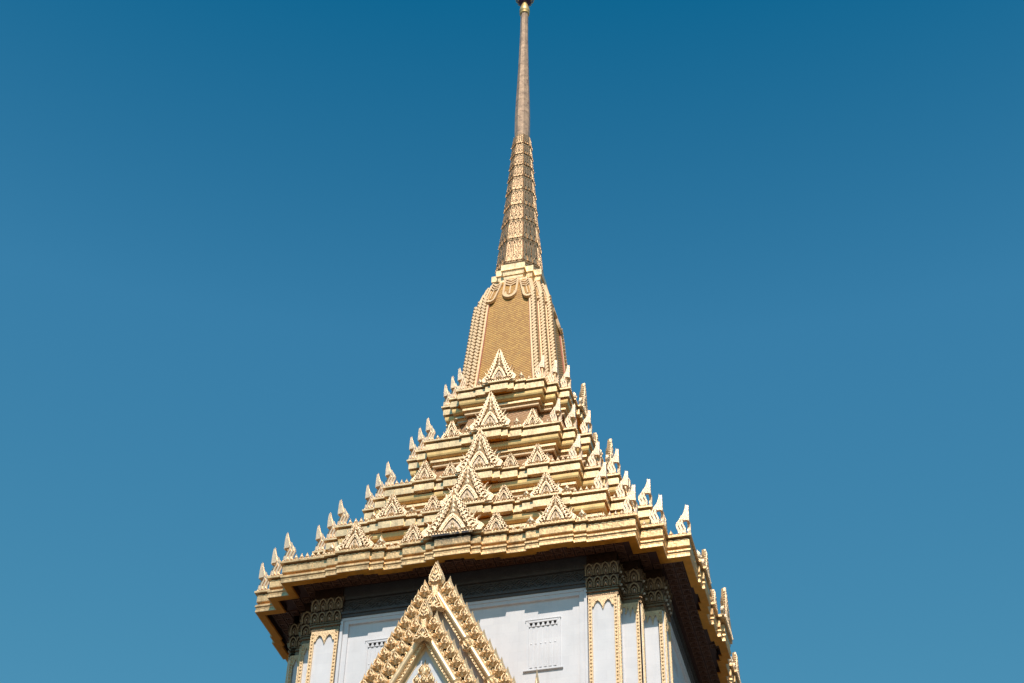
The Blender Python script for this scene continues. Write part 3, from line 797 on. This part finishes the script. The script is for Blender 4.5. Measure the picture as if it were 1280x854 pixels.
def capital(w):
    mb = MB()
    rects = [(-.00, .0), (-.05, .0), (-.05, .10), (-.02, .12), (-.02, .20), (-.09, .23), (-.09, .27), (-.03, .30), (-.03, .36), (-.08, .38), (-.08, .42),
             (-.03, .46), (-.12, .88), (-.13, .93), (-.06, .96), (-.04, 1.04), (-.16, 1.52), (-.17, 1.58), (-.08, 1.62), (-.04, 1.70), (-.04, 2.14)]
    def rc(o, z): return [(o, o, z), (w-o, o, z), (w-o, .25, z), (o, .25, z)]
    mb.loft([rc(o, z) for o, z in rects], ['scroll']*10+['capital']*(len(rects)-11), True, True)
    for (z, hh, o0) in ((.45, .45, .07), (1.05, .52, .09)):
        n = max(2, round(w/.32)); st = (w+2*o0)/n
        for i in range(n):
            x = -o0+(i+.5)*st
            M = Matrix.Translation((x, -.03, z)) @ Matrix.Rotation(math.radians(14), 4, 'X')
            arc = [(-st*.45, 0), (-st*.47, hh*.5), (-st*.3, hh*.85), (0, hh), (st*.3, hh*.85), (st*.47, hh*.5), (st*.45, 0)]
            mb.ribbon(arc, st*.16, .0, .10, 'scroll', M)
            mb.ribbon([(-st*.2, 0), (-st*.22, hh*.45), (0, hh*.68), (st*.22, hh*.45), (st*.2, 0)], st*.12, .0, .07, 'scroll', M)
            mb.dome([(-st*.12, hh*.1), (-st*.12, hh*.35), (0, hh*.5), (st*.12, hh*.35), (st*.12, hh*.1)], .0, .13, 'mirror', M)
    return mb
PIL = [((5.56, 6.80), 8.45), ((6.82, 7.56), 7.62), ((7.58, 8.40), 6.80)]
ZC = 37.04
for i, ((x0, x1), y) in enumerate(PIL):
    w = x1-x0
    po = pilaster(w, i == 0).build('pilaster', TEMPLE, local=True)
    cp = capital(w).build('capital', po, local=True)
    for k in (0, 1, 3):
        for s in (1, -1):
            a = inst(po, x0*s, -y, ZC, k, TEMPLE, sx=s)
            b = inst(cp, 0, 0, 0, 0, a); b.matrix_basis = Matrix.Translation((0, 0, 0)); b.parent = a
# return faces of the redented corner (side walls between the pilasters)
mb = MB(); rb = outline(8.44, 7.61, 6.79)
for k in range(4):
    Rk = Matrix.Rotation(k*PI/2, 4, 'Z')
    for s in (1, -1):
        Mm = Rk @ Matrix.Diagonal((s, 1, 1, 1))
        mb.box(5.56, 6.79, -8.44, -8.2, 12, WALL_TOP-.02, 'marble', Mm)
        mb.box(6.5, 7.61, -7.61, -7.2, 12, WALL_TOP-.02, 'marble', Mm)
        mb.box(7.4, 8.44, -6.79, -5.56, 12, WALL_TOP-.02, 'marble', Mm)
        # darker carved block filling behind the capitals
o = mb.build('corner_pier', TEMPLE)

# ------------------------------------------------------------------ porch gables
SL = 1.80
TH = math.atan(SL)
def gable(name, zA, yF, foot, depth, label):
    """stack of raking members; yF front plane, apex of the base line at zA (without finial)"""
    base = MB()
    # members measured square to the slope: (p0,p1,front,back,material,round)
    mem = [(.36, .60, .10, .5, 'gable', 0), (.60, .86, .0, .45, 'roll', 1), (.86, .97, .10, .5, 'gable', 0)]
    cos, sin = math.cos(TH), math.sin(TH)
    def pt(s, p, d, w):      # d = distance along slope from the axis crossing
        # axis crossing at x=0: z = zA - p/cos(TH)
        x = d*cos; z = zA-p/cos-d*sin
        return (s*x, yF+w, z)
    for s in (1, -1):
        for p0, p1, w0, w1, k, rd in mem:
            if rd:
                sec = [(p0, w1)]+[(p0+(p1-p0)*(.5-.5*math.cos(PI*i/8)), w0+.14-.20*math.sin(PI*i/8)) for i in range(9)]+[(p1, w1)]
            else: sec = [(p0, w1), (p0, w0), (p1, w0), (p1, w1)]
            r0 = [pt(s, p, 0, w) for p, w in sec]; r1 = [pt(s, p, foot+p*0, w) for p, w in sec]
            base.loft([r0, r1], k, True, True)
        # beading along the flat board and ribbing on the lower strip
        d = .3
        while d < foot:
            a = pt(s, .49, d, .10)
            base.dome([(-.06, 0), (0, .06), (.06, 0), (0, -.06)], 0, .05, 'gable', Matrix.Translation(a)); 
            for pp in (.60, .86):
                a = pt(s, pp, d, .10); base.dome([(-.035, 0), (0, .035), (.035, 0), (0, -.035)], 0, .05, 'gable', Matrix.Translation(a))
            a = pt(s, .915, d, .10); base.dome([(-.05, 0), (0, .05), (.05, 0), (0, -.05)], 0, .04, 'gable', Matrix.Translation(a))
            d += .16
    go = base.build(name, TEMPLE); go['label'] = label
    # knuckles
    def knuckle():
        mb = MB(); n = 12
        pr = [(.15, -.28), (.23, -.24), (.22, -.16), (.17, -.12), (.24, -.04), (.27, .05), (.22, .14), (.24, .20), (.30, .27), (.26, .30), (.15, .32)]
        mb.loft([[(r*math.cos(i*2*PI/n), r*math.sin(i*2*PI/n)*.9, z) for i in range(n)] for r, z in pr], 'gable', True, True)
        for i in range(7):
            a = -PI+i*PI/6
            mb.dome([(-.05, -.2), (-.06, 0), (0, .22), (.06, 0), (.05, -.2)], .20, .27, 'gable', Matrix.Rotation(a+PI/2, 4, 'Z'))
        return mb
    kn = knuckle().build('knuckle', go, local=True)
    for s in (1, -1):
        d = 3.0
        while d < foot:
            a = pt(s, .77, d, .12)
            o = inst(kn, 0, 0, 0, 0, go); o.matrix_basis = Matrix.Translation(P(*a)) @ Matrix.Rotation(-s*(PI/2-TH), 4, 'Y') @ Matrix.Rotation(PI if False else 0, 4, 'X'); o.parent = go
            d += 2.15
    # crockets
    def crocket(w, h):
        mb = MB()
        out = [(0, -.10*h), (-w*.14, -.05*h), (-w*.15, .02*h), (-w*.36, .05*h), (-w*.5, .18*h), (-w*.48, .32*h), (-w*.35, .48*h), (-w*.2, .68*h), (-w*.08, .88*h), (0, 1.05*h)]
        poly = out+[(-x, z) for x, z in reversed(out[1:-1])]
        mb.dome(poly, -.02, .10, 'gable', inner=.62, w2=.12)
        mb.dome([(x*.62, .06*h+z*.72) for x, z in poly], .09, .17, 'gable', inner=.5, w2=.23)
        for q in (-1, 1): mb.ribbon([(q*w*.10, h*.14), (q*w*.24, h*.20), (q*w*.22, h*.36), (q*w*.08, h*.52)], w*.07, .14, .215, 'gable')
        mb.dome([(-w*.07, h*.22), (0, h*.34), (w*.07, h*.22), (0, h*.15)], .18, .26, 'mirror')
        for s in (-1, 1): mb.dome([(s*w*.30, h*.0), (s*w*.50, h*.08), (s*w*.55, h*.24), (s*w*.42, h*.30), (s*w*.34, h*.15)], .0, .14, 'gable')
        mb.box(-w*.14, w*.14, -.02, .12, -.22*h, 0, 'gable')
        mb.box(-w*.5, w*.5, .02, .12, -.3*h, .12*h, 'gable')
        return mb
    ck = crocket(.56, .84).build('crocket', go, local=True)
    d = .95 if zA > 36 else .72
    n = 0
    while d < foot-.1:
        for s in (1, -1):
            a = pt(s, .40, d, .12)
            o = inst(ck, 0, 0, 0, 0, go, sx=1); o.matrix_basis = Matrix.Translation(P(*a)) @ Matrix.Rotation(s*.10, 4, 'Y'); o.parent = go
        d += .52; n += 1
    # apex leaf with its triangular boss
    mb = MB(); h = 1.5; w = .80
    out = [(0, -.02*h), (-w*.13, .0), (-w*.14, .08*h), (-w*.40, .13*h), (-w*.5, .24*h), (-w*.5, .34*h), (-w*.38, .52*h), (-w*.2, .74*h), (-w*.07, .92*h), (0, 1.04*h)]
    poly = out+[(-x, z) for x, z in reversed(out[1:-1])]
    zt = 1.02
    M = Matrix.Translation((0, 0, -.02))
    mb.dome(poly, -.06, .12, 'gable', M, inner=.6, w2=.14)
    mb.ribbon([(-w*.3, h*.2), (-w*.36, h*.34), (-w*.2, h*.6), (0, h*.86), (w*.2, h*.6), (w*.36, h*.34), (w*.3, h*.2)], .05, .08, .17, 'gable', M)
    for s in (-1, 1):
        mb.ribbon([(s*.02, h*.16), (s*w*.2, h*.2), (s*w*.26, h*.32), (s*w*.14, h*.38), (s*w*.07, h*.30)], .05, .1, .19, 'gable', M)
        mb.ribbon([(0, h*.42), (s*w*.13, h*.5), (s*w*.08, h*.62), (0, h*.7)], .04, .1, .18, 'gable', M)
    mb.dome([(-w*.1, h*.2), (0, h*.12), (w*.1, h*.2), (0, h*.34)], .1, .2, 'mirror', M)
    mb.box(-.14, .14, -.10, .08, -.55, .05, 'gable')
    for s in (-1, 1): mb.ribbon([(s*.07, -.5), (s*.09, -.2), (s*.13, .06)], .05, .08, .14, 'gable')
    # boss
    mb.dome([(-.52, -1.30), (-.30, -1.36), (0, -1.22), (.30, -1.36), (.52, -1.30), (.10, -.50), (0, -.36), (-.10, -.50)], .0, .20, 'gable', inner=.7, w2=.22)
    for s in (-1, 1):
        mb.ribbon([(s*.05, -1.14), (s*.22, -1.28), (s*.42, -1.24), (s*.36, -1.10), (s*.22, -1.12)], .06, .1, .30, 'gable')
        mb.ribbon([(s*.03, -.6), (s*.12, -.75), (s*.2, -.95), (s*.08, -1.0)], .05, .1, .27, 'gable')
        mb.ribbon([(s*.5, -1.33), (s*.1, -.45)], .05, .08, .24, 'gable')
    mb.dome([(-.08, -.8), (0, -1.0), (.08, -.8), (0, -.62)], .15, .27, 'mirror')
    kk = .89 if zA > 36 else .72
    mb.v = [Vector((p.x*kk, yF-.02+p.y, zA+(p.z-1.54)*kk)) for p in mb.v]
    mb.build('apex_leaf', go)
    # naga foot finials
    def foot_f():
        mb = MB()
        pl = [(-.20, 0), (-.22, .6), (-.16, 1.2), (.0, 1.9), (.10, 2.5), (.14, 2.75), (.17, 2.45), (.22, 1.9), (.27, 1.3), (.24, .6), (.2, 0)]
        mb.dome(pl, -.12, .10, 'gable', inner=.6, w2=.12)
        for q in (.3, .8, 1.3): mb.ribbon([(-.15, q), (.0, q+.35), (.16, q+.1)], .07, .08, .15, 'gable')
        return mb
    ff = foot_f().build('foot_finial', go, local=True)
    for s in (1, -1):
        a = pt(s, .55, foot+.05, .15)
        xx = a[0]+s*.28
        o = inst(ff, 0, 0, 0, 0, go, sx=1); o.matrix_basis = Matrix.Translation(P(xx, a[1], a[2]+.22)) @ Matrix.Diagonal((-s, 1, 1, 1)); o.parent = go
    return go, pt

GO, pt1 = gable('rear_gable', 37.37, -12.16, 8.3, 4, 'taller rear porch gable of gold crockets')
GI, pt2 = gable('front_gable', 34.82, -13.29, 7.2, 2, 'lower front porch gable of gold crockets')

# porch body: tympana, roofs, walls
mb = MB()
def tri(zA, y0, y1, drop, k, halfw=None):
    d = drop; x = d/SL
    mb.prism([(0, zA), (-x, zA-d), (x, zA-d)], -y1, -y0, k)
mb2 = MB()
z1 = 37.37-.95/math.cos(TH)
mb.prism([(0, z1+.3), (-4.1, z1+.3-4.1*SL), (4.1, z1+.3-4.1*SL)], 11.3, 11.78, 'plaster')
mb.build('rear_tympanum', TEMPLE)
mb = MB()
z2 = 34.82-1.05/math.cos(TH)
mb.prism([(0, z2+.3), (-3.4, z2+.3-3.4*SL), (3.4, z2+.3-3.4*SL)], 12.80, 12.93, 'tymp')
TY = mb.build('front_tympanum', TEMPLE); TY['label'] = 'pale blue mosaic tympanum with gold scrolls'
# inner gold triangle frame
mb = MB()
cs, sn = math.cos(TH), math.sin(TH)
for s in (1, -1):
    for (p0, p1, w0, w1, k) in ((.97, 1.08, .34, .44, 'roll'), (1.08, 1.13, .37, .44, 'gable')):
        def q(p, d, w): return (s*d*cs, -13.29+w, 34.82-p/cs-d*sn)
        sec = [(p0, w1), (p0, w0), (p1, w0), (p1, w1)]
        mb.loft([[q(p, 0, w) for p, w in sec], [q(p, 6.5, w) for p, w in sec]], k, True, True)
mb.build('tympanum_frame', TY)
mb = MB()
zt = 34.82-1.22/cs
for row in range(7):
    z = zt-.75-row*.42; hw = (zt-z)/SL-.22; n = max(1, int(hw*2/.34)+1)
    for i in range(n):
        x = (-hw+2*hw*(i+.5)/n) if n > 1 else 0
        M = Matrix.Translation((x, -12.93, z))
        mb.dome([(a, b) for a, b in flame_poly(.30, .52)], 0, .10, 'gable', M)
        mb.ribbon([(-.1, .02), (-.13, .16), (0, .34), (.13, .16), (.1, .02)], .04, .06, .13, 'gable', M)
mb.dome(flame_poly(.34, .95), 0, .14, 'gable', Matrix.Translation((0, -12.93, zt-1.0)))
mb.build('gold_scrollwork', TY)
# porch roofs and walls
mb = MB()
def roof(zA, y0, y1, hw, t=.12):
    for s in (1, -1):
        a = [(0, y0, zA), (s*hw, y0, zA-hw*SL), (s*hw, y0, zA-hw*SL-t*2), (0, y0, zA-t*2)]
        mb.loft([a, [(x, y1, z) for x, y, z in a]], 'roof_tile', True, True)
roof(37.37-.62/cs, -11.75, -8.2, 4.0)
roof(34.82-.62/cs, -12.75, -11.8, 3.4)
mb.build('porch_roof', TEMPLE)
mb = MB()
mb.box(-3.9, 3.9, -11.7, -8.2, 8, 29.2, 'plaster'); mb.box(-3.2, 3.2, -12.5, -11.71, 8, 28.0, 'plaster')
for x in (-2.9, -1.1, 1.1, 2.9):
    mb.loft([[(x+r*math.cos(i*PI/8), -12.9+r*math.sin(i*PI/8), z) for i in range(16)] for r, z in ((.5, 8), (.5, 8.6), (.34, 8.7), (.3, 26.4), (.42, 26.8), (.45, 27.6), (.36, 27.99))], 'plaster', True, True)
mb.box(-3.6, 3.6, -13.4, -12.51, 28.0, 28.6, 'plaster')
mb.build('porch', TEMPLE)
# terraces
mb = MB()
for W, z0, z1 in ((17, -G, 2), (14.5, 2.0, 7.5)):
    b = outline(W, W-1, W-2.4); mb.loft([ring(b, .0, z0), ring(b, .0, z1-.8), ring(b, -.35, z1-.6), ring(b, -.35, z1-.3), ring(b, .1, z1)], 'plaster', False, True)
b = outline(10.5, 9.6, 8.7); mb.loft([ring(b, 0, 7.51), ring(b, 0, 11.2), ring(b, -.25, 11.4), ring(b, -.2, 11.8), ring(b, 2.2, 12.2)], 'marble', False, True)
mb.build('terrace_base', TEMPLE)

# ------------------------------------------------------------------ ground
gm = bpy.data.meshes.new('ground'); R_ = 4000
gm.from_pydata([(-R_, -R_, 0), (R_, -R_, 0), (R_, R_, 0), (-R_, R_, 0)], [], [(0, 1, 2, 3)]); gm.materials.append(M_['paving'])
g = bpy.data.objects.new('ground', gm); col.objects.link(g); g['kind'] = 'structure'
g.location.z = -.002
for o in bpy.data.objects:
    if '_used' in o: del o['_used']

# ------------------------------------------------------------------ light, sky, camera
sun_v = Vector((.163, -.627, .76)).normalized()
el = math.asin(sun_v.z); az = math.atan2(sun_v.x, sun_v.y)
sd = bpy.data.lights.new('sun', 'SUN'); sd.energy = 4.75; sd.angle = math.radians(.5); sd.color = (1, .87, .76)
so = bpy.data.objects.new('sun', sd); col.objects.link(so)
so.rotation_euler = sun_v.to_track_quat('Z', 'Y').to_euler(); so.location = (0, -80, 90)
w = bpy.data.worlds.new('World'); sc.world = w; w.use_nodes = True
nt = w.node_tree; bg = nt.nodes['Background']
sky = nt.nodes.new('ShaderNodeTexSky'); sky.sky_type = 'NISHITA'; sky.sun_disc = False
sky.sun_elevation = el; sky.sun_rotation = az; sky.air_density = 1.0; sky.dust_density = .2; sky.ozone_density = 2.0
mx = nt.nodes.new('ShaderNodeMix'); mx.data_type = 'RGBA'; mx.blend_type = 'MULTIPLY'; mx.inputs['Factor'].default_value = 1
mx.inputs['B'].default_value = (.44, 1.18, 1.05, 1)
nt.links.new(sky.outputs[0], mx.inputs['A'])
# deeper, bluer air towards the zenith, low sky reddened by haze and dimmed to cut fill light (by real direction of the sky)
tc = nt.nodes.new('ShaderNodeTexCoord'); sp = nt.nodes.new('ShaderNodeSeparateXYZ'); nt.links.new(tc.outputs['Generated'], sp.inputs[0])
cr = nt.nodes.new('ShaderNodeValToRGB'); nt.links.new(sp.outputs['Z'], cr.inputs['Fac'])
stops = [(0.0, (1.25, .42, .34)), (.30, (1.3, .62, .58)), (.44, (1.06, .87, .89)), (.50, (1.0, .90, .93)), (.67, (.82, .94, 1.06)), (.81, (.12, .68, .86)), (1.0, (.10, .45, .62))]
el_ = cr.color_ramp.elements
for i, (p_, c_) in enumerate(stops):
    e = el_[i] if i < 2 else el_.new(p_)
    e.position = p_; e.color = (*c_, 1)
m2 = nt.nodes.new('ShaderNodeMix'); m2.data_type = 'RGBA'; m2.blend_type = 'MULTIPLY'; m2.inputs['Factor'].default_value = 1
nt.links.new(mx.outputs['Result'], m2.inputs['A']); nt.links.new(cr.outputs['Color'], m2.inputs['B'])
nt.links.new(m2.outputs['Result'], bg.inputs['Color'])
bg.inputs['Strength'].default_value = .14

cd = bpy.data.cameras.new('camera'); co = bpy.data.objects.new('camera', cd); col.objects.link(co)
f, yaw, pit, rol = 1990.46, -0.2685289, 0.73421923, 0.02267941
cy, sy, cp, sp = math.cos(yaw), math.sin(yaw), math.cos(pit), math.sin(pit)
F = Vector((sy*cp, cy*cp, sp)); R = Vector((cy, -sy, 0)); U = R.cross(F)
R2 = math.cos(rol)*R+math.sin(rol)*U; U2 = -math.sin(rol)*R+math.cos(rol)*U
Mx = Matrix((R2, U2, -F)).transposed().to_4x4(); Mx.translation = P(17.35533772, -64.4038588, 0)
co.matrix_world = Mx
cd.sensor_width = 36; cd.lens = f/1280*36; cd.clip_end = 12000; cd.clip_start = .1
sc.camera = co
sc.view_settings.view_transform = 'Standard'; sc.view_settings.look = 'None'; sc.view_settings.exposure = 0; sc.view_settings.gamma = 1
sc.render.engine = 'CYCLES'; sc.cycles.use_denoising = True
sc.cycles.max_bounces = 6
